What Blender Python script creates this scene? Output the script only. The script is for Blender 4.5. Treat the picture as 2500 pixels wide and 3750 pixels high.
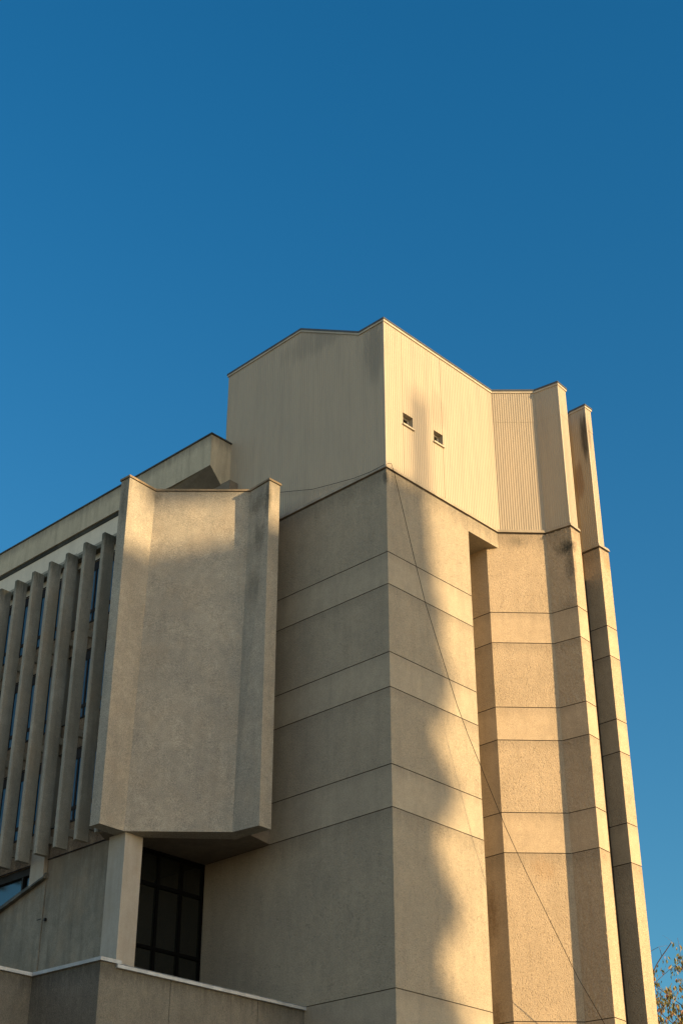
import bpy, math, random
from mathutils import Vector, noise

S = 1.5
EYE = 1.6
scene = bpy.context.scene
for c_ in list(bpy.data.objects):
    bpy.data.objects.remove(c_)
COL = scene.collection
GZ = -EYE / S            # ground level in plan units

def R(x, y, z=0.0):      # plan units -> metres
    return Vector((x * S, y * S, EYE + z * S))

def unit(v):
    l = math.hypot(v[0], v[1]); return (v[0] / l, v[1] / l)

A = unit((-0.7227, 0.6911))
B = unit((0.6835, 0.7300))
M = (1.0741, 30.0)

def on(P, a=0.0, b=0.0):
    return (P[0] + A[0] * a + B[0] * b, P[1] + A[1] * a + B[1] * b)

# ------------------------------------------------------------------ materials
def new_mat(name):
    m = bpy.data.materials.new(name); m.use_nodes = True
    nt = m.node_tree; nt.nodes.clear()
    out = nt.nodes.new('ShaderNodeOutputMaterial')
    bs = nt.nodes.new('ShaderNodeBsdfPrincipled')
    nt.links.new(bs.outputs[0], out.inputs[0])
    return m, nt, bs

class G:
    """tiny node helper"""
    def __init__(s, nt): s.nt = nt
    def n(s, t, **k):
        nd = s.nt.nodes.new(t)
        for a, v in k.items(): setattr(nd, a, v)
        return nd
    def l(s, a, b): s.nt.links.new(a, b)
    def mix(s, fac, c1, c2, mode='MIX'):
        nd = s.n('ShaderNodeMix', data_type='RGBA', blend_type=mode)
        for inp, v in ((0, fac), (6, c1), (7, c2)):
            if isinstance(v, (int, float)): nd.inputs[inp].default_value = v
            elif isinstance(v, tuple): nd.inputs[inp].default_value = (*v, 1)
            else: s.l(v, nd.inputs[inp])
        return nd.outputs[2]
    def math(s, op, a, b=0.0, clamp=False):
        nd = s.n('ShaderNodeMath', operation=op, use_clamp=clamp)
        for inp, v in ((0, a), (1, b)):
            if isinstance(v, (int, float)): nd.inputs[inp].default_value = v
            else: s.l(v, nd.inputs[inp])
        return nd.outputs[0]
    def ramp(s, fac, lo, hi, v0=0.0, v1=1.0):
        nd = s.n('ShaderNodeMapRange', clamp=True, interpolation_type='SMOOTHSTEP')
        s.l(fac, nd.inputs[0])
        nd.inputs[1].default_value = lo; nd.inputs[2].default_value = hi
        nd.inputs[3].default_value = v0; nd.inputs[4].default_value = v1
        return nd.outputs[0]
    def coords(s, scale=(1, 1, 1), rot=(0, 0, 0)):
        tc = s.n('ShaderNodeTexCoord'); mp = s.n('ShaderNodeMapping')
        mp.inputs['Scale'].default_value = scale
        mp.inputs['Rotation'].default_value = rot
        s.l(tc.outputs['Object'], mp.inputs[0]); return mp.outputs[0]
    def noise(s, vec, scale, detail=4, rough=.55):
        nd = s.n('ShaderNodeTexNoise')
        s.l(vec, nd.inputs['Vector']); nd.inputs['Scale'].default_value = scale
        nd.inputs['Detail'].default_value = detail; nd.inputs['Roughness'].default_value = rough
        return nd.outputs[0]

def concrete(name, base, dark, grain=.35, pit=0.0, pit_scale=9.0, bump=.006, patch=.25, streak=.25,
             stains=(), runs=(), fleck=0.0, rough=.92, warm=0.0):
    """cast concrete: broad mottling, fine grain, vertical run-off streaks, hammered pits, local grime"""
    m, nt, bs = new_mat(name); g = G(nt)
    co = g.coords()
    cv = g.coords(scale=(1, 1, .12))
    broad = g.ramp(g.noise(co, .55, 6, .62), .34, .68)
    mid = g.ramp(g.noise(co, 3.1, 7, .68), .36, .66)
    fine = g.noise(co, 38, 3, .7)
    run = g.ramp(g.noise(cv, 3.4, 5, .6), .42, .72)
    c = g.mix(g.math('MULTIPLY', broad, patch), base, dark)
    c = g.mix(g.math('MULTIPLY', mid, patch * .8), c, dark)
    c = g.mix(g.math('MULTIPLY', run, streak), c, tuple(v * .72 for v in dark))
    f = g.ramp(fine, .3, .7, 1 - grain * .5, 1 + grain * .35)
    vm = g.n('ShaderNodeVectorMath', operation='SCALE')
    g.l(c, vm.inputs[0]); g.l(f, vm.inputs['Scale']); c = vm.outputs[0]
    if warm:
        w = g.ramp(g.noise(g.coords(scale=(1, 1, .7)), .9, 4, .6), .45, .75)
        c = g.mix(g.math('MULTIPLY', w, warm), c, (.36, .245, .135))
    if runs:      # run-off streaks that start under a coping or ledge at height zt and die out below it
        tc = g.n('ShaderNodeTexCoord'); sx = g.n('ShaderNodeSeparateXYZ'); g.l(tc.outputs['Object'], sx.inputs[0])
        st = g.math('ADD', g.math('MULTIPLY', g.noise(g.coords(scale=(1, 1, .05)), 6.5, 5, .75), .7),
                    g.math('MULTIPLY', g.noise(g.coords(scale=(1, 1, .4)), 12, 3, .7), .3))
        for (zt_, ln_, amt_, colr) in runs:
            zz_ = EYE + zt_ * S
            d_ = g.ramp(sx.outputs[2], zz_ - ln_, zz_, 0, 1)
            d_ = g.math('MULTIPLY', d_, g.math('LESS_THAN', sx.outputs[2], zz_ + .01))
            k_ = g.ramp(g.math('ADD', st, g.math('MULTIPLY', d_, .32)), .56, .88)
            c = g.mix(g.math('MULTIPLY', g.math('MULTIPLY', k_, d_), amt_), c, colr)
    hgt = g.math('MULTIPLY', fine, 1.0)
    if pit:
        pv = g.coords(scale=(1, 1, .40))
        vo = g.n('ShaderNodeTexVoronoi', feature='F1'); g.l(pv, vo.inputs['Vector'])
        vo.inputs['Scale'].default_value = pit_scale; vo.inputs['Randomness'].default_value = 1
        pm = g.ramp(vo.outputs['Distance'], .10, .42, 1, 0)
        pm = g.math('MULTIPLY', pm, g.ramp(g.noise(co, 2.2, 4, .6), .25, .75, .35, 1.0))
        c = g.mix(g.math('MULTIPLY', pm, pit * .42), c, tuple(v * .55 for v in dark))
        hgt = g.math('SUBTRACT', hgt, g.math('MULTIPLY', pm, 2.2 * pit))
        ch = g.noise(g.coords(scale=(1, 1, .45)), 21, 4, .75)
        hgt = g.math('ADD', hgt, g.math('MULTIPLY', ch, 1.8 * pit))
    if fleck:
        fl = g.ramp(g.noise(co, 22, 4, .75), .58, .72)
        c = g.mix(g.math('MULTIPLY', fl, fleck), c, tuple(min(.7, v * 1.45) for v in base))
        hgt = g.math('ADD', hgt, g.math('MULTIPLY', g.noise(co, 9, 5, .75), 2.6 * fleck))
    for (ctr, rad, amt, colr) in stains:
        sp = g.n('ShaderNodeMapping', vector_type='TEXTURE')
        sp.inputs['Location'].default_value = R(*ctr)
        sp.inputs['Scale'].default_value = rad
        tc = g.n('ShaderNodeTexCoord'); g.l(tc.outputs['Object'], sp.inputs[0])
        ln = g.n('ShaderNodeVectorMath', operation='LENGTH'); g.l(sp.outputs[0], ln.inputs[0])
        d = g.ramp(ln.outputs['Value'], .0, 1.0, 1, 0)
        nz = g.math('ADD', g.math('MULTIPLY', g.noise(g.coords(scale=(1, 1, .30)), 4.5, 6, .8), .6),
                    g.math('MULTIPLY', g.noise(g.coords(scale=(1, 1, .6)), 16, 3, .8), .45))
        k = g.ramp(g.math('ADD', g.math('MULTIPLY', d, .42), nz), .62, 1.06)
        k = g.math('MULTIPLY', g.math('MULTIPLY', k, g.ramp(d, 0, .35)), amt)
        c = g.mix(k, c, colr)
    g.l(c, bs.inputs['Base Color'])
    bs.inputs['Roughness'].default_value = rough
    bs.inputs['Specular IOR Level'].default_value = .25
    bp = g.n('ShaderNodeBump'); bp.inputs['Strength'].default_value = 1
    bp.inputs['Distance'].default_value = bump
    g.l(hgt, bp.inputs['Height']); g.l(bp.outputs[0], bs.inputs['Normal'])
    return m

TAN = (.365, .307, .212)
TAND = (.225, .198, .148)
GRIME = (.045, .044, .032)
RUN = (.10, .088, .062)
mold = [((5.70, 32.90, 18.45), (1.0, 1.0, .75), 1.0, GRIME), ((5.80, 32.83, 17.9), (.55, .55, 1.7), .7, GRIME),
        ((5.62, 32.97, 16.6), (.8, .8, 1.4), .35, GRIME), ((4.55, 33.18, 18.75), (.7, .7, .5), .45, GRIME),
        ((4.60, 33.18, 10.15), (1.0, .8, .9), .4, (.36, .22, .10)),
        ((1.05, 30.0, 18.75), (.35, .35, .6), .8, GRIME),
        ((3.35, 33.5, 9.2), (.9, .9, 2.0), .7, (.14, .085, .035)), ((3.35, 33.5, 6.9), (.9, .9, 1.4), .6, (.14, .085, .035)),
        ((7.0, 34.1, 18.6), (.4, .4, .8), .6, (.24, .15, .06))]
HAMKW = dict(grain=.55, pit=.6, pit_scale=23, bump=.012, patch=.28, streak=.18, stains=mold,
                 runs=[(18.99, 1.5, .45, RUN), (15.86, .8, .25, RUN), (13.29, .8, .25, RUN), (10.53, 1.2, .3, RUN)])
M_HAM = concrete('bush_hammered_concrete', TAN, TAND, **HAMKW)
TANP = (.455, .352, .226); TANPD = (.315, .245, .155)  # TAN made warmer and brighter: bounced sun glow put into the pier colour
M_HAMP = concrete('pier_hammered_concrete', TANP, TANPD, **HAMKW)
BANDKW = dict(grain=.45, pit=.22, pit_scale=26, bump=.008, patch=.30, streak=.16, stains=mold[4:5] + mold[6:8],
              runs=[(16.70, .7, .22, RUN), (14.14, .7, .18, RUN), (11.49, .7, .22, RUN), (6.78, .7, .2, RUN)])
M_BAND = concrete('smooth_band_concrete', tuple(v * 1.08 for v in TAN), TAND, **BANDKW)
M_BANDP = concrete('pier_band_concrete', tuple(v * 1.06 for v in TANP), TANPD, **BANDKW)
grime_bay = [((-2.05, 31.50, 18.9), (1.0, 1.0, .9), .6, GRIME), ((-2.0, 31.40, 17.9), (.8, .8, 1.5), .5, GRIME),
             ((-1.83, 31.22, 18.9), (.35, .35, 1.5), .8, GRIME), ((-2.1, 31.50, 16.6), (.9, .9, 1.5), .35, GRIME),
             ((-4.62, 31.70, 19.2), (.5, .4, .5), .4, GRIME), ((-5.35, 31.15, 18.7), (.5, .5, 2.2), .6, GRIME)]
M_BAY = concrete('combed_concrete', (.415, .365, .272), (.25, .232, .185), grain=.8, pit=0, bump=.014, patch=.55, streak=.2,
                 fleck=.45, stains=grime_bay, warm=.16, runs=[(19.39, 1.3, .35, RUN)])
M_FIN = concrete('fin_concrete', (.36, .325, .25), (.22, .20, .15), grain=.45, bump=.006, patch=.5, streak=.4, warm=.25, runs=[(18.52, 1.3, .85, (.05, .052, .034))])
M_WALL = concrete('stained_wall_concrete', (.28, .245, .18), (.15, .135, .10), grain=.5, bump=.006, patch=.5, streak=.5, warm=.35, pit=.2, pit_scale=14, runs=[(10.54, 3.2, .5, (.12, .085, .05))])
M_COL = concrete('fair_faced_concrete', (.40, .365, .295), (.30, .265, .20), grain=.2, bump=.002, patch=.35, streak=.25, warm=.2)
M_FASC = concrete('board_marked_concrete', (.50, .425, .29), (.32, .275, .19), grain=.35, bump=.004, patch=.25, streak=.45, runs=[(22.26, .9, .6, (.13, .12, .09))])
M_CREAM = concrete('cream_render', (.66, .58, .44), (.50, .44, .34), grain=.2, bump=.003, patch=.3, streak=.2)
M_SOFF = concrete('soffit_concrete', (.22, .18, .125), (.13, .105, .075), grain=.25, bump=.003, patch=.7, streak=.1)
M_STONE = concrete('rough_stone', (.37, .27, .17), (.15, .105, .065), grain=.8, bump=.03, patch=.9, streak=.1, pit=.6, pit_scale=5)
M_PAR = concrete('terrace_wall_concrete', (.195, .175, .132), (.12, .11, .085), grain=.7, bump=.01, patch=.45, streak=.3, pit=.35, pit_scale=12, runs=[(6.79, 1.0, .6, (.04, .038, .028))])
M_CAP = concrete('weathered_cap', (.33, .24, .145), (.12, .10, .065), grain=.6, bump=.006, patch=.7, streak=.2)
M_MOSS = concrete('lichened_coping', (.20, .185, .145), (.05, .05, .04), grain=.7, bump=.01, patch=.9, streak=.1)
M_ROOFCAP = concrete('dark_roof_coping', (.085, .085, .07), (.03, .032, .028), grain=.5, bump=.005, patch=.8, streak=0)
M_JOINT = concrete('joint_shadow_gap', (.10, .08, .055), (.06, .05, .035), grain=.2, bump=.001, patch=.2, streak=0)

def plain(name, col, rough=.6, metal=0.0, spec=.4, var=0.0, ior=None):
    m, nt, bs = new_mat(name); g = G(nt)
    if var:
        f = g.ramp(g.noise(g.coords(scale=(1, 1, .3)), 2.2, 6, .65), .3, .7, 0, var)
        g.l(g.mix(f, col, tuple(v * .5 for v in col)), bs.inputs['Base Color'])
    else:
        bs.inputs['Base Color'].default_value = (*col, 1)
    bs.inputs['Roughness'].default_value = rough; bs.inputs['Metallic'].default_value = metal
    bs.inputs['Specular IOR Level'].default_value = spec
    if ior: bs.inputs['IOR'].default_value = ior
    return m

def cladding_mat():
    m, nt, bs = new_mat('corrugated_cladding'); g = G(nt)
    cv = g.coords(scale=(1, 1, .07))
    run = g.ramp(g.noise(cv, 2.6, 6, .68), .42, .75)
    pt = g.ramp(g.noise(g.coords(scale=(1, 1, .35)), .55, 5, .6), .40, .68)
    c = g.mix(g.math('MULTIPLY', run, .38), (.385, .318, .220), (.22, .19, .14))
    c = g.mix(g.math('MULTIPLY', pt, .25), c, (.27, .245, .185))
    for (ctr, rad, amt, colr) in [((-.6, 31.6, 24.2), (3.2, 3.2, 1.3), .28, (.10, .095, .075)),
                                  ((.8, 30.25, 22.8), (.9, .9, 2.6), .35, (.10, .095, .075)),
                                  ((6.70, 33.95, 22.6), (.40, .40, 1.9), .85, (.05, .04, .025)),
                                  ((2.4, 31.6, 21.7), (.9, .9, 1.6), .30, (.26, .165, .12)),
                                  ((6.45, 34.2, 21.2), (.4, .4, 1.6), .6, (.20, .11, .045))]:
        sp = g.n('ShaderNodeMapping', vector_type='TEXTURE')
        sp.inputs['Location'].default_value = R(*ctr); sp.inputs['Scale'].default_value = rad
        tc = g.n('ShaderNodeTexCoord'); g.l(tc.outputs['Object'], sp.inputs[0])
        ln = g.n('ShaderNodeVectorMath', operation='LENGTH'); g.l(sp.outputs[0], ln.inputs[0])
        d = g.ramp(ln.outputs['Value'], .2, 1.0, 1, 0)
        nz = g.noise(g.coords(scale=(1, 1, .12)), 4.0, 6, .7)
        k = g.ramp(g.math('ADD', g.math('MULTIPLY', d, .5), nz), .62, .98)
        c = g.mix(g.math('MULTIPLY', g.math('MULTIPLY', k, g.ramp(d, 0, .15)), amt), c, colr)
    g.l(c, bs.inputs['Base Color']); bs.inputs['Roughness'].default_value = .62
    bs.inputs['Specular IOR Level'].default_value = .3
    return m
M_CLAD = cladding_mat()
M_FLASH = plain('pale_flashing', (.36, .30, .205), .7, var=.7)
M_CLADCAP = plain('roof_edge_trim', (.42, .36, .255), .6, var=.4)
M_TRIMDARK = plain('grey_roof_edge', (.07, .075, .07), .5, var=.5)
M_FRAME = plain('bronze_window_frame', (.014, .011, .009), .6, spec=.2)
M_LFRAME = plain('pale_window_frame', (.5, .46, .38), .5)
M_DARK = plain('dark_interior', (.004, .004, .0035), .95, spec=.03)
M_COPING = plain('white_metal_coping', (.44, .44, .40), .5, var=.6)
M_WIRE = plain('black_cable', (.008, .007, .006), .8, spec=.1)

def glass_mat(name, tint, ior, rough):
    m, nt, bs = new_mat(name); g = G(nt)
    bs.inputs['Base Color'].default_value = (*tint, 1)
    bs.inputs['Roughness'].default_value = rough
    bs.inputs['IOR'].default_value = ior; bs.inputs['Specular IOR Level'].default_value = .5
    bp = g.n('ShaderNodeBump'); bp.inputs['Distance'].default_value = .004; bp.inputs['Strength'].default_value = .5
    g.l(g.noise(g.coords(), .8, 2, .5), bp.inputs['Height']); g.l(bp.outputs[0], bs.inputs['Normal'])
    return m
M_GLASS = glass_mat('sky_painted_glass', (.045, .17, .29), 2.6, .03)  # blue base colour stands in for the reflected sky
M_GGLASS = glass_mat("grey_window_glass", (.075, .095, .10), 1.5, .2); M_GGLASS.node_tree.nodes['Principled BSDF'].inputs['Metallic'].default_value = 1.0
M_DGLASS = glass_mat('dark_window_glass', (.009, .010, .008), 1.5, .04)

# ------------------------------------------------------------------ mesh building
class MB:
    def __init__(s): s.v = []; s.f = []; s.mi = []
    def add(s, pts, mi=0):
        b = len(s.v); s.v += [tuple(p) for p in pts]; s.f.append(list(range(b, b + len(pts)))); s.mi.append(mi)
    def prism(s, poly, z0, z1, mi=0, top=None):
        """poly counter-clockwise seen from above; z1 (and optional 'top' polygon) may vary per vertex"""
        n = len(poly); zt = z1 if isinstance(z1, (list, tuple)) else [z1] * n
        zb = z0 if isinstance(z0, (list, tuple)) else [z0] * n
        tp = top or poly
        b = len(s.v)
        s.v += [tuple(R(p[0], p[1], zb[i])) for i, p in enumerate(poly)]
        s.v += [tuple(R(p[0], p[1], zt[i])) for i, p in enumerate(tp)]
        for i in range(n):
            j = (i + 1) % n
            s.f.append([b + i, b + j, b + n + j, b + n + i]); s.mi.append(mi)
        s.f.append([b + i for i in reversed(range(n))]); s.mi.append(mi)
        s.f.append([b + n + i for i in range(n)]); s.mi.append(mi)
        return s
    def build(s, name, mats, parent=None, smooth=False):
        me = bpy.data.meshes.new(name)
        me.from_pydata(s.v, [], s.f)
        for m in (mats if isinstance(mats, (list, tuple)) else [mats]): me.materials.append(m)
        for p, mi in zip(me.polygons, s.mi):
            p.material_index = mi; p.use_smooth = smooth
        me.update()
        o = bpy.data.objects.new(name, me); COL.objects.link(o)
        if parent: o.parent = parent
        return o

def tag(o, label=None, cat=None, group=None, kind=None):
    if label: o['label'] = label
    if cat: o['category'] = cat
    if group: o['group'] = group
    if kind: o['kind'] = kind
    return o

def empty(name, loc=(0, 0, 0)):
    o = bpy.data.objects.new(name, None); COL.objects.link(o); o.location = loc; return o

def ccw(poly):
    a = sum(poly[i][0] * poly[(i + 1) % len(poly)][1] - poly[(i + 1) % len(poly)][0] * poly[i][1] for i in range(len(poly)))
    return poly if a > 0 else list(reversed(poly))

def offset_path(path, d):
    """outward (right of travel) mitred offset in plan"""
    out = []
    n = len(path)
    for i, p in enumerate(path):
        ns = []
        if i > 0:
            u = unit((p[0] - path[i - 1][0], p[1] - path[i - 1][1])); ns.append((u[1], -u[0]))
        if i < n - 1:
            u = unit((path[i + 1][0] - p[0], path[i + 1][1] - p[1])); ns.append((u[1], -u[0]))
        if len(ns) == 1: out.append((p[0] + ns[0][0] * d, p[1] + ns[0][1] * d))
        else:
            bx, by = ns[0][0] + ns[1][0], ns[0][1] + ns[1][1]
            q = max(.25, (bx * ns[0][0] + by * ns[0][1]))
            out.append((p[0] + bx * d / q, p[1] + by * d / q))
    return out

def banded_wall(path, joints, mb=None, gap=.020, dep=.022, mats=(0, 1)):
    """wall along 'path', rows between successive joints, separated by recessed grooves.
       joints = list from top to bottom; alternating hammered / smooth rows"""
    mb = mb or MB()
    inn = offset_path(path, -dep)
    for r in range(len(joints) - 1):
        zt = joints[r] - (gap / 2 if r > 0 else 0)
        zb = joints[r + 1] + (gap / 2 if r < len(joints) - 2 else 0)
        mi = mats[r % 2]
        for i in range(len(path) - 1):
            p, q = path[i], path[i + 1]
            mb.add([R(*p, zb), R(*q, zb), R(*q, zt), R(*p, zt)], mi)
        if r < len(joints) - 2:
            zn = joints[r + 1] - gap / 2
            for i in range(len(path) - 1):
                p, q, pi, qi = path[i], path[i + 1], inn[i], inn[i + 1]
                mb.add([R(*pi, zb), R(*qi, zb), R(*q, zb), R(*p, zb)], 2)
                mb.add([R(*pi, zn), R(*qi, zn), R(*qi, zb), R(*pi, zb)], 2)
                mb.add([R(*p, zn), R(*q, zn), R(*qi, zn), R(*pi, zn)], 2)
    return mb

def strip(path, z0, z1, out0, out1=None, inner=-.06, zs=None, mi=0, mb=None, closed_ends=True):
    """moulding that follows a path: box section standing proud by out0 (bottom) / out1 (top); zs = base z per vertex"""
    mb = mb or MB(); out1 = out0 if out1 is None else out1
    zs = zs or [0] * len(path)
    o0 = offset_path(path, out0); o1 = offset_path(path, out1); ii = offset_path(path, inner)
    for i in range(len(path) - 1):
        j = i + 1
        a0, b0 = R(*o0[i], zs[i] + z0), R(*o0[j], zs[j] + z0)
        a1, b1 = R(*o1[i], zs[i] + z1), R(*o1[j], zs[j] + z1)
        c0, d0 = R(*ii[i], zs[i] + z0), R(*ii[j], zs[j] + z0)
        c1, d1 = R(*ii[i], zs[i] + z1), R(*ii[j], zs[j] + z1)
        mb.add([a0, b0, b1, a1], mi); mb.add([c0, d0, b0, a0], mi); mb.add([a1, b1, d1, c1], mi); mb.add([d0, c0, c1, d1], mi)
    if closed_ends:
        for i in (0, len(path) - 1):
            q = [R(*o0[i], zs[i] + z0), R(*o1[i], zs[i] + z1), R(*ii[i], zs[i] + z1), R(*ii[i], zs[i] + z0)]
            mb.add(q if i == 0 else q[::-1], mi)
    return mb

def box(mb, P, du, dv, l, w, z0, z1, mi=0):
    """box from plan corner P along unit dirs du (length l), dv (length w)"""
    p = [P, (P[0] + du[0] * l, P[1] + du[1] * l), (P[0] + du[0] * l + dv[0] * w, P[1] + du[1] * l + dv[1] * w),
         (P[0] + dv[0] * w, P[1] + dv[1] * w)]
    mb.prism(ccw(p), z0, z1, mi)

def ribs(mb, P, Q, z0, ztop, pitch=.070, amp=.009, s0=0.0, s1=None):
    """corrugated sheet between plan points P and Q; ztop(s) gives the head"""
    L = math.hypot(Q[0] - P[0], Q[1] - P[1]); s1 = L if s1 is None else s1
    u = unit((Q[0] - P[0], Q[1] - P[1])); n = (u[1], -u[0])
    prof = [(0, 0), (.30, 0), (.42, 1), (.58, 1), (.70, 0)]     # trapezoid ribs
    pts = []
    k0 = int(math.floor(s0 / pitch)); k1 = int(math.ceil(s1 / pitch))
    for k in range(k0, k1 + 1):
        for (a, h) in prof:
            s = (k + a) * pitch
            if s0 - 1e-6 <= s <= s1 + 1e-6: pts.append((s, h))
    if not pts or pts[0][0] > s0 + 1e-6: pts.insert(0, (s0, 0))
    if pts[-1][0] < s1 - 1e-6: pts.append((s1, 0))
    b = len(mb.v)
    for (s, h) in pts:
        x, y = P[0] + u[0] * s + n[0] * amp * h, P[1] + u[1] * s + n[1] * amp * h
        mb.v.append(tuple(R(x, y, z0))); mb.v.append(tuple(R(x, y, ztop(s))))
    for i in range(len(pts) - 1):
        a = b + 2 * i
        mb.f.append([a, a + 2, a + 3, a + 1]); mb.mi.append(0)

# ------------------------------------------------------------------ levels and plan
ZC = 18.9977
J = [ZC, 16.7102, 15.8693, 14.146, 13.2976, 11.4961, 10.5353, 6.7929, 5.86, 2.1, 1.2, GZ]
ZM = 23.50
I0 = (-3.2160, 34.0890)
Ssl = on(M, 0, 3.105)
S2 = on(Ssl, 1.05)
W = (3.731, 33.1518)
W2 = on(W, 1.05)
P1 = (4.035, 33.163)
P2 = (5.2868, 33.2082); P3 = (5.880, 32.8000); P4 = (6.159, 33.1371)
P4b = on(P4, .9)
QB = (6.05, 35.6)
QL = (6.412, 34.240); Q3 = (6.7779, 33.8909); Q4 = (7.0745, 34.2001); Q4b = on(Q4, .9)
BR = (7.2, 38.8); BL = (2.4, 39.8)

bld = empty('concrete_building', R(M[0], M[1], GZ))
tag(bld, 'pale concrete brutalist building with sunlit folded piers and a ribbed metal top storey', 'building')
def rel(o):                       # parts keep world coordinates while parented to the building empty
    o.parent = bld; o.matrix_parent_inverse = bld.matrix_basis.inverted(); return o
def part(mb, name, mats, parent=None, label=None):
    o = mb.build(name, mats)
    if parent is None: rel(o)
    else: o.parent = parent
    if label: o['label'] = label
    return o

M_GAP = plain('gap_shade', (.022, .018, .014), .9, spec=.1)
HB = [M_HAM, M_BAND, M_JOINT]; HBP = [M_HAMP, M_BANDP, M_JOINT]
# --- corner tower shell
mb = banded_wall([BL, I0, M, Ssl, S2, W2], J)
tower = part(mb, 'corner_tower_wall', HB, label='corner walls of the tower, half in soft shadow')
mb = MB(); mb.prism(ccw([Ssl, P1, W2, S2]), 18.56, ZC - .003)
part(mb, 'slot_lintel', M_HAM)
# --- folded pier and rear pier; the folded face leans out a little towards its foot
def lean(z):                      # the arris at P3 leans out slightly towards the foot (metres)
    t = max(0.0, min(1.6, (J[2] - z) / (J[2] - J[7])))
    return .095 * t
def P3z(z):
    e = lean(z) / S
    return (P3[0] - .45 * e, P3[1] - .89 * e)
mb = banded_wall([W2, W, P1, P2], J)
banded_wall([P4, P4b, QB], J, mb=mb)
mb2 = banded_wall([P3, P4], J)
for k, v in enumerate(mb2.v):
    if abs(v[0] - P3[0] * S) < .05 and abs(v[1] - P3[1] * S) < .05:
        q = P3z((v[2] - EYE) / S); mb2.v[k] = (v[0] + (q[0] - P3[0]) * S, v[1] + (q[1] - P3[1]) * S, v[2])
off = len(mb.v); mb.v += mb2.v; mb.f += [[i + off for i in f] for f in mb2.f]; mb.mi += mb2.mi
# the raked face that the sun only grazes gets its hammered relief as real geometry
def relief(z0, z1, amp, mi):
    cw = .034; nx = int(.72 * S / cw); nz = max(2, int((z1 - z0) * S / .05)); base = len(mb.v)
    for j in range(nz + 1):
        z = z0 + (z1 - z0) * j / nz; q = P3z(z)
        u = unit((q[0] - P2[0], q[1] - P2[1])); n = (u[1], -u[0])
        for i in range(nx + 1):
            f = i / nx; p = R(P2[0] + (q[0] - P2[0]) * f, P2[1] + (q[1] - P2[1]) * f, z)
            h_ = 0.0
            if 0 < i < nx and 0 < j < nz:
                w_ = Vector((p.x * 13, p.y * 13, p.z * 7))
                h_ = amp * (noise.noise(w_) + .7 * noise.noise(w_ * 2.1))
            mb.v.append((p.x + n[0] * h_, p.y + n[1] * h_, p.z))
    for j in range(nz):
        for i in range(nx):
            a_ = base + j * (nx + 1) + i
            mb.f.append([a_, a_ + 1, a_ + nx + 2, a_ + nx + 1]); mb.mi.append(mi)
for r in range(8):
    zt_, zb_ = J[r] - (.01 if r else 0), J[r + 1] + .01
    relief(zb_, zt_, .018 if r % 2 == 0 else .006, r % 2)
    q0, q1 = P3z(zb_ - .02), P3z(zb_)
    inn = offset_path([P2, q1], -.022)
    mb.add([R(*inn[0], zb_ - .02), R(*inn[1], zb_ - .02), R(*inn[1], zb_), R(*inn[0], zb_)], 2)
    mb.add([R(*inn[0], zb_), R(*inn[1], zb_), R(*q1, zb_), R(*P2, zb_)], 2)
    mb.add([R(*P2, zb_ - .02), R(*q0, zb_ - .02), R(*inn[1], zb_ - .02), R(*inn[0], zb_ - .02)], 2)
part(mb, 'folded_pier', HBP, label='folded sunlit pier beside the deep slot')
mb = banded_wall([QB, QL, Q3, Q4, Q4b, BR, BL], J)
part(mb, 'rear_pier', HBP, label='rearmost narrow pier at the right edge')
mb = MB(); mb.prism(ccw([BL, I0, M, Ssl, S2, W2, P1, P2, P3, P4, P4b, QB, QL, Q3, Q4, Q4b, BR]), ZC - .02, ZC - .001)
part(mb, 'tower_roof_slab', M_JOINT)

mb = MB(); mb.prism(ccw([on(P4, .05), (6.400, 34.30), (6.30, 34.30), on(P4, .15)]), GZ, 18.2)  # near-black strip painted in for the shade deep between the piers
part(mb, 'gap_shade_strip', M_GAP)

# --- ledge between concrete and cladding
ledge = [BL, I0, M, P1, P2, P3, P4, P4b, QB, QL, Q3, Q4, Q4b, BR]
mb = strip(ledge, ZC + .0, ZC + .035, -.03, inner=-.12, mi=1)
strip(ledge, ZC + .035, ZC + .115, .028, .010, inner=-.13, mi=0, mb=mb)
part(mb, 'flashing_ledge', [M_FLASH, M_JOINT])

# --- corrugated top storey
inset = -.022
cl = offset_path([BL, on(M, 5.95), M, (4.12, 33.215), P2, P3, P4, P4b, QB, (6.40, 34.252), Q3, (6.990, 34.112), on((6.99, 34.112), .9), BR], inset)
cBL, cL, cM, c1, c2, c3, c4, c4b, cQB, cQL, cQ3, cQ4, cQ4b, cBR = cl
ZR0 = ZC + .10
def roof_left(s_from_M):
    if s_from_M < .84: return ZM
    if s_from_M < 2.99: return ZM + (24.75 - ZM) * (s_from_M - .84) / 2.15
    return 24.75 - .02 * (s_from_M - 2.99)
LL = math.hypot(cL[0] - cM[0], cL[1] - cM[1])
mb = MB()
ribs(mb, cL, cM, ZR0, lambda s: roof_left(LL - s))
WIN = [(.665, 1.045, 20.64, 20.985), (1.85, 2.21, 20.685, 21.03)]
LR = math.hypot(c1[0] - cM[0], c1[1] - cM[1])
cuts = [0]
for (a, b_, z0, z1) in WIN: cuts += [a, b_]
cuts.append(LR)
for i in range(len(cuts) - 1):
    a, b_ = cuts[i], cuts[i + 1]
    if i % 2 == 0: ribs(mb, cM, c1, ZR0, lambda s: ZM, s0=a, s1=b_)
    else:
        _, _, z0, z1 = WIN[(i - 1) // 2]
        ribs(mb, cM, c1, ZR0, lambda s: z0, s0=a, s1=b_)
        ribs(mb, cM, c1, z1, lambda s: ZM, s0=a, s1=b_)
part(mb, 'corrugated_cladding', M_CLAD, label='ribbed metal cladding of the corner volume')
mb = MB()
LAP = 22.55
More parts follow.
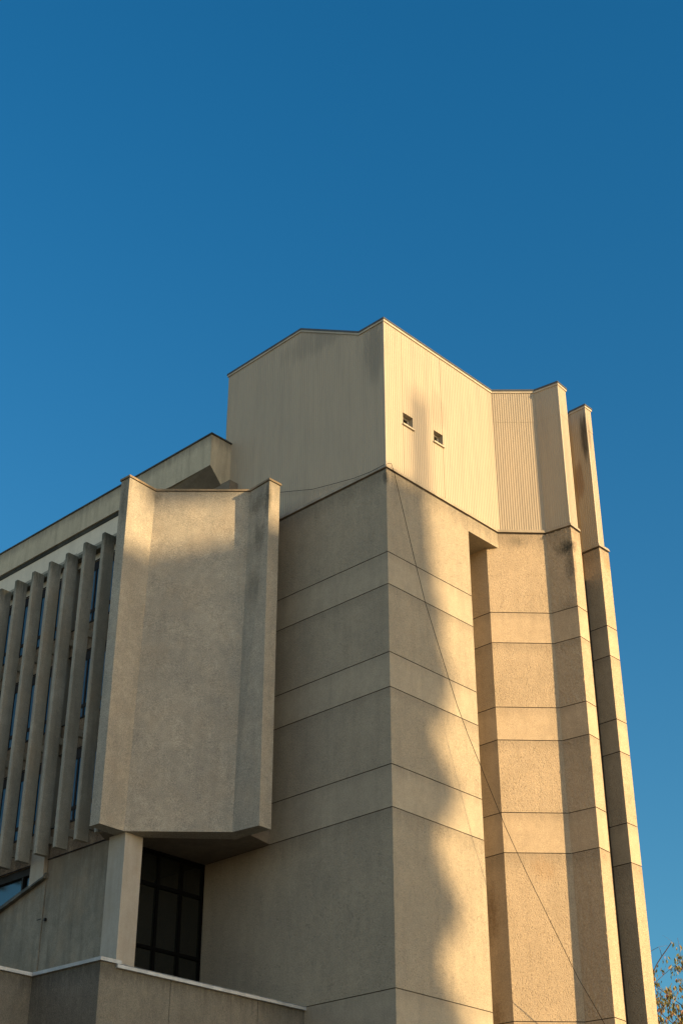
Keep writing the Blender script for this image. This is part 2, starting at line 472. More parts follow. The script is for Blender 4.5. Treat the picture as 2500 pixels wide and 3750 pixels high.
def lapped(mb, a, b_, z_lap, pitch):
    ribs(mb, a, b_, ZR0, lambda s: z_lap, pitch=pitch)
    oo = offset_path([a, b_], .006); ribs(mb, oo[0], oo[1], z_lap - .03, lambda s: ZM, pitch=pitch)
for a, b_ in ((c1, c2), (c2, c3), (c3, c4), (c4, c4b), (c4b, cQB)): lapped(mb, a, b_, LAP, .062)
part(mb, 'corrugated_cladding', M_CLAD, label='ribbed metal cladding above the folded pier')
mb = MB()
for a, b_ in ((cQB, cQL), (cQL, cQ3), (cQ3, cQ4), (cQ4, cQ4b), (cQ4b, cBR), (cBR, cBL), (cBL, cL)): lapped(mb, a, b_, 22.75, .062)
part(mb, 'corrugated_cladding', M_CLAD, label='streaked ribbed metal cladding above the rearmost pier')
# corner trims
for (p, d0, d1) in ((cM, A, B), (c3, unit((c2[0] - c3[0], c2[1] - c3[1])), unit((c4[0] - c3[0], c4[1] - c3[1]))), (cQ3, A, B)):
    mb = MB(); o = (p[0] - (d0[0] + d1[0]) * .012, p[1] - (d0[1] + d1[1]) * .012)
    mb.prism(ccw([o, (o[0] + d0[0] * .030, o[1] + d0[1] * .030), (p[0] + (d0[0] + d1[0]) * .02, p[1] + (d0[1] + d1[1]) * .02), (o[0] + d1[0] * .030, o[1] + d1[1] * .030)]), ZR0, ZM)
    part(mb, 'corner_trim', M_CLADCAP)
# small windows in the cladding
for (a, b_, z0, z1) in WIN:
    nin = B; u = unit((c1[0] - cM[0], c1[1] - cM[1])); inw = (-u[1], u[0])
    p0 = (cM[0] + u[0] * a, cM[1] + u[1] * a); w = b_ - a; D = .17
    wm = MB()
    # reveal
    def pt(s, d, z): return R(p0[0] + u[0] * s + inw[0] * d, p0[1] + u[1] * s + inw[1] * d, z)
    wm.add([pt(0, 0, z0), pt(w, 0, z0), pt(w, D, z0), pt(0, D, z0)])
    wm.add([pt(0, 0, z1), pt(0, D, z1), pt(w, D, z1), pt(w, 0, z1)])
    wm.add([pt(0, 0, z0), pt(0, D, z0), pt(0, D, z1), pt(0, 0, z1)])
    wm.add([pt(w, 0, z0), pt(w, 0, z1), pt(w, D, z1), pt(w, D, z0)])
    win = part(wm, 'small_window', M_CLADCAP)
    fm = MB(); fw = .035
    def fb(s0, s1_, za, zb_):
        fm.prism(ccw([(p0[0] + u[0] * s + inw[0] * d, p0[1] + u[1] * s + inw[1] * d) for s, d in ((s0, D - .03), (s1_, D - .03), (s1_, D + .01), (s0, D + .01))]), za, zb_)
    fb(0.001, fw, z0 + .001, z1 - .001); fb(w - fw, w - .001, z0 + .001, z1 - .001); fb(fw, w - fw, z0 + .001, z0 + fw); fb(fw, w - fw, z1 - fw, z1 - .001)
    part(fm, 'frame', M_LFRAME, win)
    pm = MB(); pm.add([pt(0, D + .005, z0), pt(w, D + .005, z0), pt(w, D + .005, z1), pt(0, D + .005, z1)])
    part(pm, 'pane', M_DGLASS, win)
    sm = MB(); sm.prism(ccw([(p0[0] + u[0] * s + inw[0] * d, p0[1] + u[1] * s + inw[1] * d) for s, d in ((-.025, -.05), (w + .03, -.05), (w + .03, .03), (-.025, .03))]), z0 - .045, z0 - .002)
    part(sm, 'sill', M_CLADCAP, win)
# roof edge
top = [cBL, cL, on(cM, 2.99), on(cM, .84), cM, c1, c2, c3, c4, c4b, cQB, cQL, cQ3, cQ4, cQ4b, cBR]
zt = [24.69, 24.69, 24.75, ZM, ZM] + [ZM] * 11
mb = strip(top, -.03, .028, .030, .032, inner=-.10, zs=zt, mi=0)
strip(top, .028, .088, .046, .036, inner=-.12, zs=zt, mi=1, mb=mb)
part(mb, 'roof_edge', [M_CLADCAP, M_TRIMDARK])
mb = MB()
mb.prism(ccw(offset_path([on(cM, .84), cM, c1, c2, c3, c4, c4b, cQB, cQL, cQ3, cQ4, cQ4b, cBR, cBL], -.03)), ZM - .05, ZM - .002)
q0, q1, q2, q3 = on(cM, .84, .05), on(cM, 2.99, .05), on(cM, 2.99, 8), on(cM, .84, 8)
mb.prism([q0, q3, q2, q1], ZM - .3, [ZM - .01, ZM - .01, 24.74, 24.74])
mb.prism(ccw([q1, on(cM, 5.7, .05), on(cM, 5.7, 8), q2]), 24.3, 24.68)
part(mb, 'roof', M_TRIMDARK)

# ------------------------------------------------------------------ projecting bay (the folded concrete box)
bot = [(-5.501, 31.241), (-5.259, 31.042), (-4.797, 31.569), (-2.405, 31.631), (-1.795, 31.185), (-1.548, 31.466), (-2.06, 31.87), (-2.35, 32.15), (-4.95, 31.98), (-5.33, 31.46)]
tp = [(-5.475, 31.246), (-5.242, 31.040), (-4.679, 31.718), (-2.296, 31.732), (-1.789, 31.191), (-1.539, 31.450), (-2.05, 31.86), (-2.34, 32.15), (-4.90, 32.0), (-5.30, 31.46)]
ZB, ZT = 10.52, 19.385
mb = MB(); mb.prism(bot, ZB, ZT, top=tp)
bay = part(mb, 'projecting_bay', M_BAY, label='projecting folded concrete box, its head in sun')
cap_path = [tp[9]] + tp[:7]
mb = strip(cap_path, ZT + .004, ZT + .010, -.012, inner=-.15, mi=1)
strip(cap_path, ZT + .010, ZT + .068, .030, .026, inner=-.16, mi=0, mb=mb)
mb.prism(offset_path(tp, -.03), ZT + .002, ZT + .03, 1)
part(mb, 'coping', [M_CAP, M_JOINT], bay)
# core that ties the bay back to the tower
mb = MB(); mb.prism(ccw([(-2.06, 31.87), (-1.62, 32.60), (-2.9, 34.6), (-4.0, 34.2), (-5.30, 32.30), (-5.38, 31.70), (-4.72, 31.86), (-2.6, 31.86)]), 10.548, 19.2)
part(mb, 'bay_core', M_SOFF)

# ------------------------------------------------------------------ round-the-corner column and stair window
C = (-4.759, 31.630); CL = on(C, .57); CR = on(C, 0, .50)
mb = MB(); mb.prism(ccw([C, CR, on(CR, .57), CL]), GZ, 10.53)
part(mb, 'corner_column', M_COL, label='smooth pale column under the projecting box')
WO = on(I0, 0, 0)        # window plane through I0 running along -B
def wpt(b, a=0.0): return on(I0, a, b)
swin = MB(); bars = [(-2.15, -1.93), (-1.415, -1.345), (-.715, -.645), (-.055, .0)]
for a, b_ in bars: swin.prism(ccw([wpt(a, -.02), wpt(b_, -.02), wpt(b_, .06), wpt(a, .06)]), GZ, 10.53)
for za, zb_ in ((10.44, 10.53), (9.70, 9.78), (8.30, 8.37), (6.0, 6.08)):
    for k in range(3):
        swin.prism(ccw([wpt(bars[k][1], -.012), wpt(bars[k + 1][0], -.012), wpt(bars[k + 1][0], .055), wpt(bars[k][1], .055)]), za, zb_)
stairw = part(swin, 'tall_window', M_DARK, label='tall dark window in the recess beside the column')
lo = [GZ, 6.08, 8.37, 9.78]; hi = [6.0, 8.30, 9.70, 10.44]
for k in range(3):
    for r in range(4):
        pm = MB(); a, b_ = bars[k][1], bars[k + 1][0]
        pm.add([R(*wpt(a, .03), lo[r]), R(*wpt(b_, .03), lo[r]), R(*wpt(b_, .03), hi[r]), R(*wpt(a, .03), hi[r])])
        part(pm, 'pane', M_DGLASS, stairw)

# ------------------------------------------------------------------ west wing with sun fins
WP = (-5.102, 32.097)
TF = 9.6
def wp(t, out=0.0): return on(WP, t, -out)      # t along the wall to the left, out towards the viewer
OUTD = (-B[0], -B[1])
def wallbox(mb, t0, t1, o0, o1, z0, z1, mi=0):
    mb.prism(ccw([wp(t0, o0), wp(t1, o0), wp(t1, o1), wp(t0, o1)]), z0, z1, mi)
TW = 18.72
mb = MB()
wallbox(mb, -.25, 2.40, -.30, 0, GZ, 10.535)
wallbox(mb, 2.40, TF, -.30, 0, GZ, 6.0)
wing_low = part(mb, 'lower_wall', M_WALL, label='stained plain wall below the fins')
# raking wall on the left, standing proud
zA, sl = 10.09, -.268
def zr(t): return zA + sl * (t - 2.36)
mb = MB(); mb.prism(ccw([wp(2.40, .11), wp(TF, .11), wp(TF, .003), wp(2.40, .003)]), GZ, 9.9)
mb = MB()
pl_ = [wp(2.38, .004), wp(2.38, .022), wp(TF, .022), wp(TF, .004)]
zz = [zr(2.38), zr(2.38), zr(TF), zr(TF)]
pc = ccw(pl_); zc = zz if pc[0] == pl_[0] else zz[::-1]
mb.prism(pc, GZ, zc)
rake = part(mb, 'raking_wall', M_WALL, label='raking stair wall at the left with a lichened coping')
mb = MB()
pl_ = [wp(2.34, -.10), wp(2.34, .13), wp(TF, .13), wp(TF, -.10)]
pc = ccw(pl_)
z0_ = [zr(2.34) + .004, zr(2.34) + .004, zr(TF) + .004, zr(TF) + .004]
if pc[0] != pl_[0]: z0_ = z0_[::-1]
tpi = ccw([wp(2.34, -.10), wp(2.34, .075), wp(TF, .075), wp(TF, -.10)])
mb.prism(pc, z0_, [z + .13 for z in z0_], top=tpi)
part(mb, 'coping', M_MOSS, rake)
# spandrels (rough stone) between the window strips
sill = [16.48, 13.90, 11.31]; head = [18.22, 15.70, 13.11]
mb = MB()
for za, zb_ in ((10.55, 11.31), (13.11, 13.90), (15.70, 16.48)):
    wallbox(mb, -.25, TF, -.30, -.01, za, zb_)
part(mb, 'stone_spandrel', M_STONE)
mb = MB(); wallbox(mb, -.25, TF, -.30, -.01, 18.22, TW)
part(mb, 'parapet_band', M_CREAM)
mb = MB()
for za in (10.555, 11.29, 13.115, 13.88, 15.705, 16.46, 18.225): wallbox(mb, -.25, TF, -.2, .012, za, za + .018)
part(mb, 'spandrel_trim', M_FRAME)
for t0 in (2.41, 6.08):
    mb = MB(); f_ = [wp(t0, -.25), wp(t0 + .53, -.25), wp(t0 + .53, .10), wp(t0, .10)]; fc_ = ccw(f_)
    zf_ = [zr(t0) + .07, zr(t0 + .53) + .07, zr(t0 + .53) + .07, zr(t0) + .07]
    mb.prism(fc_, zf_ if fc_[0] == f_[0] else zf_[::-1], TW - .02)
    part(mb, 'wall_column', M_COL, label='flat concrete column behind the fins')
# window strips: frame + panes
bays = [(-.2, 2.33), (2.86, 6.08), (6.61, TF)]
mull = [[.10, .85, 1.30, 1.60], [3.20, 3.95, 4.70, 5.45], [7.2, 7.9, 8.7]]
for r in range(3):
    for bi, (t0, t1) in enumerate(bays):
        fm = MB()
        z0, z1 = sill[r], head[r]
        wallbox(fm, t0, t1, -.17, -.02, z0, z0 + .05)
        wallbox(fm, t0, t1, -.17, -.02, z1 - .24, z1)
        wallbox(fm, t0, t1, -.17, -.02, z0 + .285, z0 + .375)
        for mt in mull[bi]:
            for za, zb_ in ((z0 + .05, z0 + .285), (z0 + .375, z1 - .24)):
                wallbox(fm, mt, mt + (.06 if mt != 1.30 else .22), -.16, -.025, za, zb_)
        wn = part(fm, 'window', M_FRAME)
        ts = [t0] + [x for mt in mull[bi] for x in (mt, mt + (.06 if mt != 1.30 else .22))] + [t1]
        for k in range(0, len(ts), 2):
            if ts[k + 1] - ts[k] < .05: continue
            pm = MB(); p0, p1_ = wp(ts[k], -.045), wp(ts[k + 1], -.045)
            pm.add([R(*p1_, z0), R(*p0, z0), R(*p0, z1), R(*p1_, z1)])
            part(pm, 'pane', M_GLASS, wn)
# clerestory strip below the fins, left of the column
fm = MB()
wallbox(fm, 2.86, TF, -.22, -.05, 10.37, 10.55)
for mt in (3.42, 5.2, 6.61, 8.2): wallbox(fm, mt, mt + .055, -.2, -.06, 6.0, 10.37)
wn = part(fm, 'window', M_FRAME, label='lower window strip behind the raking wall')
pm = MB(); pm.add([R(*wp(TF, -.13), 6.0), R(*wp(2.86, -.13), 6.0), R(*wp(2.86, -.13), 10.37), R(*wp(TF, -.13), 10.37)])
part(pm, 'pane', M_GGLASS, wn)
mb = MB(); wallbox(mb, -.25, TF, -.5, -.31, GZ, TW)
part(mb, 'inner_wall', M_DARK)

# fins
def rounded_slab(t, thick, o0, o1, z0, z1):
    m_ = MB(); c_ = .022
    p = [wp(t, o0), wp(t, o1 - c_), wp(t + c_, o1), wp(t + thick - c_, o1), wp(t + thick, o1 - c_), wp(t + thick, o0)]
    pc = ccw(p); inn = []
    cx = sum(q[0] for q in p) / 6; cy = sum(q[1] for q in p) / 6
    inn = [(cx + (q[0] - cx) * .93, cy + (q[1] - cy) * .95) for q in pc]
    m_.prism(pc, z0, z1 - .02)
    m_.prism(pc, z1 - .0199, z1, top=inn)
    return m_
fin_t = [-.05, .70, 1.456, 2.208, 2.92, 3.66, 4.41, 5.14, 5.87, 6.61, 7.35, 8.09, 8.83]
for i, t in enumerate(fin_t):
    jit = [0, .0, .01, -.008, .006, -.01, .004, .008, 0, -.005, 0, .01, 0][i]
    fz = 18.505 + jit; fo = .5 + jit * .6
    o = part(rounded_slab(t, .126, .17, fo, 10.558 - jit, fz), 'sun_fin', M_FIN)
    for zb_ in (15.98, 13.34, 10.88):
        bm_ = MB(); wallbox(bm_, t + .02, t + .106, -.008, .169, zb_, zb_ + .17)
        bm_.f = bm_.f; part(bm_, 'bracket', M_FIN, o)
# continuous rail the fins are tied back to
mb = MB(); wallbox(mb, -.2, TF, .0, .165, 18.42, 18.60)
for zb_ in (16.07, 13.43): wallbox(mb, -.2, TF, -.008, .05, zb_, zb_ + .06)
part(mb, 'fixing_rail', M_FIN)

# wing roof: set-back cream wall and overhanging fascia
def dp(t, d):            # t along A from the M corner, d in front of the tower's left face
    return (M[0] + A[0] * t - B[0] * d, M[1] + A[1] * t - B[1] * d)
CN = (-3.520, 33.412)
FE = on(CN, 11.5)
mb = MB()
wallbox(mb, -.2, TF + 2, -2.6, -.02, TW - .06, TW)
part(mb, 'terrace_roof', M_ROOFCAP)
c_in = on(CN, .9, .12)
mb = MB(); mb.prism(ccw([on(CN, 3.0, .10), on(CN, 11.5, .10), on(CN, 11.5, .5), on(CN, 3.0, .5)]), TW - .05, 21.42)
part(mb, 'set_back_wall', M_CREAM, label='cream rendered wall between fascia and fins')
ftop = 22.25
# fascia: front face (A direction) with gently rising underside, right face (B direction) cut back diagonally
def zlow(t): return 21.265 + max(0, min(.20, (t - 1.6) * .09))
mb = MB()
tt = [0, 1.0, 1.6, 2.6, 4.0, 7.0, 11.5]
for a, b_ in zip(tt[:-1], tt[1:]):
    pa, pb = on(CN, a), on(CN, b_); ia, ib = on(CN, a, .10), on(CN, b_, .10)
    mb.add([R(*pb, zlow(b_)), R(*pa, zlow(a)), R(*pa, ftop), R(*pb, ftop)])
    mb.add([R(*ib, zlow(b_)), R(*ia, zlow(a)), R(*pa, zlow(a)), R(*pb, zlow(b_))])
e1_, e2_, e3_ = on(CN, 0, .405), on(CN, 0, .62), on(CN, 0, .80)
mb.add([R(*CN, zlow(0)), R(*e1_, 20.83), R(*e2_, 20.865), R(*e3_, 20.93), R(*e3_, ftop), R(*e2_, ftop), R(*e1_, ftop), R(*CN, ftop)])
fascia = part(mb, 'roof_fascia', M_FASC, label='streaked concrete fascia running down to the left')
mb = strip([FE, CN, e3_], ftop, ftop + .055, .03, .02, inner=-.2)
part(mb, 'coping', M_ROOFCAP, fascia)
mb = strip([FE, on(CN, 2.0)], 21.36, 21.45, -.085, -.04, inner=-.3)
part(mb, 'drip_groove', M_ROOFCAP, fascia)
# sloping soffit near the tower
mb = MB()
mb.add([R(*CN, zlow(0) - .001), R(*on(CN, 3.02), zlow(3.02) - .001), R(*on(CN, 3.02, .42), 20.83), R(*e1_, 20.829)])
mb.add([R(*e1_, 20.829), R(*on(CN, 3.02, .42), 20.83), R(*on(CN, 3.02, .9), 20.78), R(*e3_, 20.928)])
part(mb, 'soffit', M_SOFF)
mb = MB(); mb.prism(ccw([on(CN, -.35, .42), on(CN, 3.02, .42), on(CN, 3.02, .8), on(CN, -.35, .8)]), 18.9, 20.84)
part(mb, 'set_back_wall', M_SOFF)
mb = MB(); mb.prism(ccw([on(CN, 0.01, .05), on(CN, 11.4, .05), on(CN, 11.4, 5), on(CN, .01, 5)]), ftop - .08, ftop - .005)
mb.prism(ccw([on(CN, 11.38, .12), on(CN, 11.45, .12), on(CN, 11.45, 5), on(CN, 11.38, 5)]), GZ, ftop - .08)
part(mb, 'wing_roof', M_ROOFCAP)

# ------------------------------------------------------------------ terrace wall in the foreground
tw = empty('terrace_wall', R(-4.47, 27.8, GZ))
tag(tw, 'zigzag grey concrete terrace wall with a white coping at the foot of the building', 'wall')
def tpart(mb, name, mats, label=None):
    o = mb.build(name, mats); o.parent = tw; o.matrix_parent_inverse = tw.matrix_basis.inverted()
    if label: o['label'] = label
    return o
V4 = (-.859, 32.061); V3 = (-4.21, 28.10); V2 = (-4.466, 27.816); V1 = (-5.969, 29.10); V0 = (-5.969 - .6835 * 3.2, 29.10 - .73 * 3.2)
tpath = [V0, V1, V2, V3, V4]
mb = MB(); g_ = .012
cutsegs = [(V0, V1), (V1, V2), (V2, on(V2, 0, 1.72)), (on(V2, 0, 1.72), on(V2, 0, 4.05)), (on(V2, 0, 4.05), on(V2, 0, 5.70))]
for (p, q) in cutsegs:
    u = unit((q[0] - p[0], q[1] - p[1])); n = (-u[1], u[0])
    p_ = (p[0] + u[0] * g_ * (p != V2 and p != V1), p[1] + u[1] * g_ * (p != V2 and p != V1)); q_ = q
    mb.prism(ccw([p_, q_, (q_[0] + n[0] * .2, q_[1] + n[1] * .2), (p_[0] + n[0] * .2, p_[1] + n[1] * .2)]), GZ, 6.79)
tpart(mb, 'parapet_panel', M_PAR)
mb = MB()
mb = strip([V0, V1, V2, on(V2, 0, .46)], 6.794, 6.862, .045, .04, inner=-.24)
tpart(mb, 'coping', M_COPING, 'upper white coping')
mb = strip([on(V2, 0, .36), on(V2, 0, 5.68)], 6.72, 6.785, .062, .056, inner=.003)
strip([on(V2, 0, .465), on(V2, 0, 5.68)], 6.795, 6.80, .055, .05, inner=-.24, mb=mb)
tpart(mb, 'coping', M_COPING, 'lower white coping')

# small rusty bolt on the wing wall
mb = MB(); wallbox(mb, 2.22, 2.27, .001, .05, 9.10, 9.16); wallbox(mb, 2.27, 2.42, .12, .135, 9.12, 9.135)
o = part(mb, 'wall_spout', M_FRAME)

# ------------------------------------------------------------------ cables
def tube(name, pts, r, mat, sides=6):
    mb = MB(); rings = []
    for i, p in enumerate(pts):
        d = (pts[min(i + 1, len(pts) - 1)] - pts[max(i - 1, 0)]).normalized()
        a = d.cross(Vector((0, 0, 1)));  a = a.normalized() if a.length > 1e-4 else Vector((1, 0, 0)); b_ = d.cross(a)
        base = len(mb.v)
        for k in range(sides):
            t = 2 * math.pi * k / sides; mb.v.append(tuple(p + a * math.cos(t) * r + b_ * math.sin(t) * r))
        rings.append(base)
    for i in range(len(pts) - 1):
        for k in range(sides):
            k2 = (k + 1) % sides
            mb.f.append([rings[i] + k, rings[i] + k2, rings[i + 1] + k2, rings[i + 1] + k]); mb.mi.append(0)
    return mb.build(name, mat)
wpts = [(1.10, 29.95, 19.10), (1.20, 30.05, 19.16), (1.256, 30.13, 19.02), (1.695, 30.39, 16.81), (1.943, 30.55, 15.655), (2.155, 30.69, 14.895), (2.617, 31.021, 13.296),
        (2.856, 31.164, 12.593), (3.058, 31.28, 12.075), (3.612, 31.553, 10.615), (4.012, 31.785, 9.723), (5.073, 32.353, 7.533), (5.363, 32.487, 7.051), (6.6, 33.2, 4.9), (8.4, 34.1, 2.2)]
o = tube('hanging_cable', [R(*p) for p in wpts], .0095, M_WIRE)
tag(o, 'thin dark cable slanting down across the sunlit corner of the tower', 'cable')
wp2 = [(-1.66, 32.30, 19.80), (-1.60, 32.42, 19.80), (-1.25, 32.10, 19.60), (-.74, 31.60, 19.40), (-.2, 31.14, 19.26), (.30, 30.66, 19.135), (.7, 30.28, 19.07), (1.02, 29.96, 19.06)]
wp2 = [(-1.80, 31.95, 19.2)] + wp2[2:]
wp2 = [(-1.72, 32.45, 19.87), (-1.62, 32.50, 19.84), (-.72, 31.64, 19.41), (-.2, 31.14, 19.26), (.30, 30.67, 19.13), (.7, 30.28, 19.07), (1.03, 29.95, 19.07)]
o = tube('sagging_cable', [R(*p) for p in wp2], .009, M_WIRE)
tag(o, 'thin cable sagging across the shaded ribbed cladding to the tower corner', 'cable')

# ------------------------------------------------------------------ autumn tree beyond the right edge
random.seed(11)
tree = empty('autumn_tree', (15.6, 67.0, 0))
tag(tree, 'thin leaning tree with sparse yellow brown autumn leaves behind the tower', 'tree')
def bark():
    m, nt, bs = new_mat('bark'); g = G(nt)
    f = g.ramp(g.noise(g.coords(scale=(1, 1, .3)), 9, 5, .6), .3, .7)
    g.l(g.mix(f, (.05, .032, .022), (.14, .09, .06)), bs.inputs['Base Color']); bs.inputs['Roughness'].default_value = .9
    return m
def leafmat(name, c1, c2):
    m, nt, bs = new_mat(name); g = G(nt)
    f = g.ramp(g.noise(g.coords(), 3.5, 3, .6), .35, .65)
    g.l(g.mix(f, c1, c2), bs.inputs['Base Color']); bs.inputs['Roughness'].default_value = .55
    tr = g.n('ShaderNodeBsdfTranslucent'); g.l(g.mix(f, c1, c2), tr.inputs['Color'])
    mx = g.n('ShaderNodeMixShader'); mx.inputs[0].default_value = .3
    g.l(bs.outputs[0], mx.inputs[1]); g.l(tr.outputs[0], mx.inputs[2])
    out = [n for n in nt.nodes if n.type == 'OUTPUT_MATERIAL'][0]; g.l(mx.outputs[0], out.inputs[0])
    return m
M_BARK = bark()
LM = [leafmat('leaf_ochre', (.36, .26, .05), (.25, .19, .04)), leafmat('leaf_olive', (.19, .20, .05), (.11, .12, .04)), leafmat('leaf_russet', (.34, .14, .06), (.24, .10, .05))]
tv = MB(); lv = MB()
def limb(p, q, r0, r1, sides=6):
    d = (q - p).normalized(); a = d.cross(Vector((.3, .9, .2))).normalized(); b_ = d.cross(a); base = len(tv.v)
    for (c_, r_) in ((p, r0), (q, r1)):
        for k in range(sides):
            t = 2 * math.pi * k / sides; tv.v.append(tuple(c_ + a * math.cos(t) * r_ + b_ * math.sin(t) * r_))
    for k in range(sides):
        k2 = (k + 1) % sides; tv.f.append([base + k, base + k2, base + sides + k2, base + sides + k]); tv.mi.append(0)
def leaf(p):
    L = random.uniform(.17, .28); w = L * random.uniform(.34, .46)
    d = Vector((random.gauss(0, .45), random.gauss(0, .45), -1)).normalized()
    s = d.cross(Vector((random.gauss(0, 1), random.gauss(0, 1), random.gauss(0, .3)))).normalized()
    nrm = d.cross(s)
    p = p + Vector((random.gauss(0, .10), random.gauss(0, .10), random.gauss(0, .08)))
    m_ = p + d * L * .5 + nrm * L * .10
    mi = random.choices((0, 1, 2), (.5, .32, .18))[0]
    lv.add([p, m_ - s * w * .5, p + d * L], mi); lv.add([p, p + d * L, m_ + s * w * .5], mi)
def grow(p, d, length, r, depth, leafy):
    n = max(2, int(length / .35)); q = p
    for i in range(n):
        d = (d + Vector((random.gauss(0, .10), random.gauss(0, .10), random.gauss(.02, .06)))).normalized()
        q2 = q + d * (length / n); f0 = 1 - i / n * .55; f1 = 1 - (i + 1) / n * .55
        if q2.z > 18.6: break
        limb(q, q2, r * f0, r * f1, 6 if depth > 1 else 4)
        dens = leafy * max(0.0, min(1.0, (18.7 - q2.z) / 1.4))
        if depth <= 1:
            if random.random() < .85 * dens:
                for _ in range(random.randint(9, 16) if q2.z < 15.6 else random.randint(3, 8)): leaf(q2)
        if depth > 0 and i > 0 and random.random() < (.62 if depth > 1 else .55):
            ax = Vector((random.gauss(0, 1), random.gauss(0, 1), random.gauss(.1, .5))).normalized()
            nd = (d * .75 + ax * .75).normalized()
            grow(q2, nd, length * random.uniform(.38, .6), r * f1 * .55, depth - 1, leafy)
        q = q2
    if depth == 1 and random.random() < .8:
        grow(q, d, length * .35, r * .35, 0, leafy)
base = Vector((16.6, 67.0, 0)); k1 = Vector((16.3, 66.9, 5)); k2 = Vector((15.2, 66.6, 10.3))
limb(base, k1, .26, .19, 10); limb(k1, k2, .19, .12, 10)
grow(k2, Vector((-.18, 0, 1)), 7.4, .10, 3, 1.0)
grow(k2, Vector((.30, .1, 1)), 6.6, .09, 3, 1.1)
grow(k1, Vector((.35, .3, 1)), 7.2, .11, 3, 1.2)
grow(k2, Vector((.05, -.3, 1)), 5.2, .07, 3, 1.2)
grow(k2, Vector((-.5, .1, .8)), 4.8, .06, 3, 1.2)
grow(k1, Vector((-.6, -.1, .8)), 7.0, .08, 3, 1.2)
o = tv.build('trunk', M_BARK); o.parent = tree; o.matrix_parent_inverse = tree.matrix_basis.inverted()
o = lv.build('crown', LM); o.parent = tree; o.matrix_parent_inverse = tree.matrix_basis.inverted()

# ------------------------------------------------------------------ unseen block, added and shaped to cast the soft shadow on the tower
az, el = math.radians(-31.3), math.radians(13.1)
h = (math.cos(az), math.sin(az)); k_ = (-h[1], h[0]); te = math.tan(el)
def us(u, s): return ((k_[0] * u + h[0] * s) / S, (k_[1] * u + h[1] * s) / S)
def zf(v, s): return (v + te * s - EYE) / S
caster = empty('shadow_block', R(*us(35, 112), GZ))
tag(caster, 'unseen tall block added to cast the soft wavy shadow on the tower', 'building')
def caster_part(mb, name, mats):
    o = mb.build(name, mats); o.parent = caster; o.matrix_parent_inverse = caster.matrix_basis.inverted(); return o
SD = 108.0; UE = 41.52
M_CASTER = plain('shadow_block_render', (.5, .44, .34), .85, var=.3)
mb = MB(); mb.prism(ccw([us(20, SD), us(UE, SD), us(UE, SD + 15), us(20, SD + 15)]), GZ, zf(35.15, SD))
caster_part(mb, 'wall', M_CASTER)
mb = MB(); mb.prism(ccw([us(36.6, SD + 2), us(38.75, SD + 2), us(38.75, SD + 5), us(36.6, SD + 5)]), zf(38.3, SD), zf(42.0, SD))  # raised box added only to keep sun off the fin tips
for (u_, s_) in ((36.8, SD + 2.2), (38.5, SD + 2.2), (36.8, SD + 4.8), (38.5, SD + 4.8)):
    mb.prism(ccw([us(u_, s_), us(u_ + .12, s_), us(u_ + .12, s_ + .12), us(u_, s_ + .12)]), zf(35.15, SD), zf(38.3, SD))
caster_part(mb, 'fin_tip_blocker', M_CASTER)
mb = MB(); mb.prism(ccw([us(40.95, SD + 1), us(41.55, SD + 1), us(41.55, SD + 2), us(40.95, SD + 2)]), zf(35.15, SD), zf(39.6, SD))  # thin upright added to cast the soft dim patch on the cladding
caster_part(mb, 'shadow_spike', M_CASTER)
lobes = []
for v, w1_, w2_ in ((27.9, .62, .98), (23.8, .50, 1.02), (19.95, .42, 1.0), (16.1, .5, 1.05), (12.35, .45, 1), (8.5, .45, 1), (4.65, .45, 1), (.8, .45, 1), (-3.05, .45, 1), (-6.9, .45, 1)):  # side lobes added to make the shadow edge wavy
    lobes += [(v + .1, w1_, 2.5 if v < 27 else 3.6), (v, w2_, 1.2)]
for v, w, hh in lobes:
    mb = MB(); mb.prism(ccw([us(UE - .02, SD + .5), us(UE + w, SD + .5), us(UE + w, SD + 1.5), us(UE - .02, SD + 1.5)]), zf(v - hh / 2, SD), zf(v + hh / 2, SD))
    caster_part(mb, 'shadow_lobe', M_CASTER)
for v, w in ((33.4, .15), (31.8, .35), (30.2, .65)):  # added steps that taper the upper shadow edge
    mb = MB(); mb.prism(ccw([us(UE - .02, SD + 1), us(UE + w, SD + 1), us(UE + w, SD + 1.8), us(UE - .02, SD + 1.8)]), zf(v - .8, SD), zf(v + .8, SD))
    caster_part(mb, 'shadow_step', M_CASTER)

# ------------------------------------------------------------------ unseen dark block behind the viewer, added to dim the lower walls
M_BLOCKER = plain('dark_blocker', (.11, .075, .055), .9, var=.4)
mb = MB(); mb.prism([(-34, -14), (-15, -14), (-13, 9), (-32, 13)], GZ, 18.5)
for i in range(4):
    for j in range(5): pass
o = mb.build('sky_blocker', M_BLOCKER)
tag(o, 'unseen dark block added left behind the viewer to hold off low skylight', 'building')

# ------------------------------------------------------------------ ground
def ground_mat():
    m, nt, bs = new_mat('paving'); g = G(nt)
    f = g.ramp(g.noise(g.coords(), .35, 6, .6), .3, .7); f2 = g.noise(g.coords(), 14, 3, .6)
    c = g.mix(f, (.30, .25, .18), (.21, .175, .13)); c = g.mix(g.math('MULTIPLY', f2, .3), c, (.12, .11, .09))
    g.l(c, bs.inputs['Base Color']); bs.inputs['Roughness'].default_value = .9
    return m
mb = MB(); mb.add([(-1500, -1500, 0), (1500, -1500, 0), (1500, 1500, 0), (-1500, 1500, 0)])
tag(mb.build('ground', ground_mat()), kind='structure')

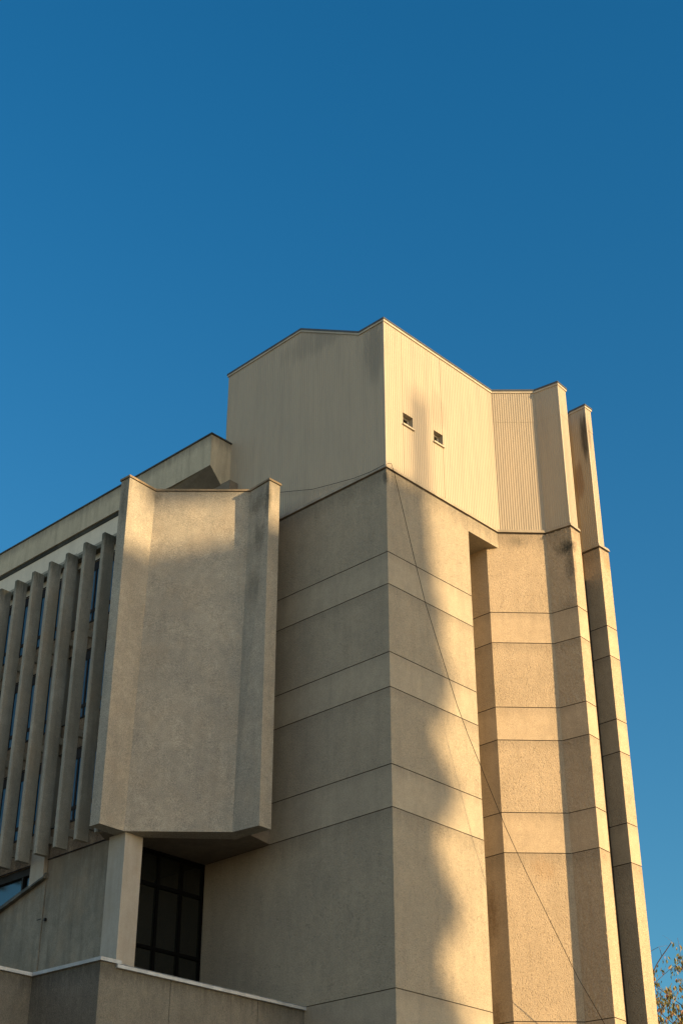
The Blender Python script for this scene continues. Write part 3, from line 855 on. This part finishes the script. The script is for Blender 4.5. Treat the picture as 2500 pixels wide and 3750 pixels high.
# ------------------------------------------------------------------ light and camera
sd = bpy.data.lights.new('sun', 'SUN'); sd.energy = 4.7; sd.angle = math.radians(.53); sd.color = (1.0, .705, .38)
so = bpy.data.objects.new('sun', sd); COL.objects.link(so)
dirn = Vector((math.cos(el) * math.cos(az), math.cos(el) * math.sin(az), math.sin(el)))
so.rotation_euler = dirn.to_track_quat('Z', 'Y').to_euler()

w = bpy.data.worlds.new('World'); scene.world = w; w.use_nodes = True
nt = w.node_tree; nt.nodes.clear(); g = G(nt)
sk = g.n('ShaderNodeTexSky', sky_type='NISHITA'); sk.sun_disc = False
sk.sun_elevation = el; sk.sun_rotation = math.pi / 2 - az
sk.altitude = 100; sk.air_density = 1.0; sk.dust_density = .6; sk.ozone_density = 2.0
bg = g.n('ShaderNodeBackground'); bg.inputs[1].default_value = .15
# the sky is deepest blue towards the north (away from the low sun) and pale with haze to the south
tc = g.n('ShaderNodeTexCoord'); sx = g.n('ShaderNodeSeparateXYZ'); g.l(tc.outputs['Generated'], sx.inputs[0])
north = g.ramp(sx.outputs[1], -.25, .30)
high = g.ramp(sx.outputs[2], .10, .80)
tint = g.mix(high, (.22, .45, .49), (.075, .47, .64))
east = g.ramp(sx.outputs[0], -.1, .8)
south = g.mix(east, (1.27, 1.12, .99), (1.02, .92, .82))
tint = g.mix(north, south, tint)
g.l(g.mix(1.0, sk.outputs[0], tint, 'MULTIPLY'), bg.inputs[0])
ow = g.n('ShaderNodeOutputWorld'); g.l(bg.outputs[0], ow.inputs[0])

cd = bpy.data.cameras.new('camera'); cam = bpy.data.objects.new('camera', cd); COL.objects.link(cam)
cam.location = (0, 0, EYE); cam.rotation_euler = (math.radians(90 + 30.6413), 0, 0)
cd.sensor_fit = 'VERTICAL'; cd.sensor_height = 36; cd.sensor_width = 24; cd.lens = 5399.25 / 3750 * 36
cd.clip_start = .1; cd.clip_end = 5000
scene.camera = cam
vs = scene.view_settings
vs.view_transform = 'Standard'; vs.look = 'None'; vs.exposure = 1.0; vs.gamma = 1; vs.use_curve_mapping = False
scene.cycles.max_bounces = 8; scene.cycles.diffuse_bounces = 5
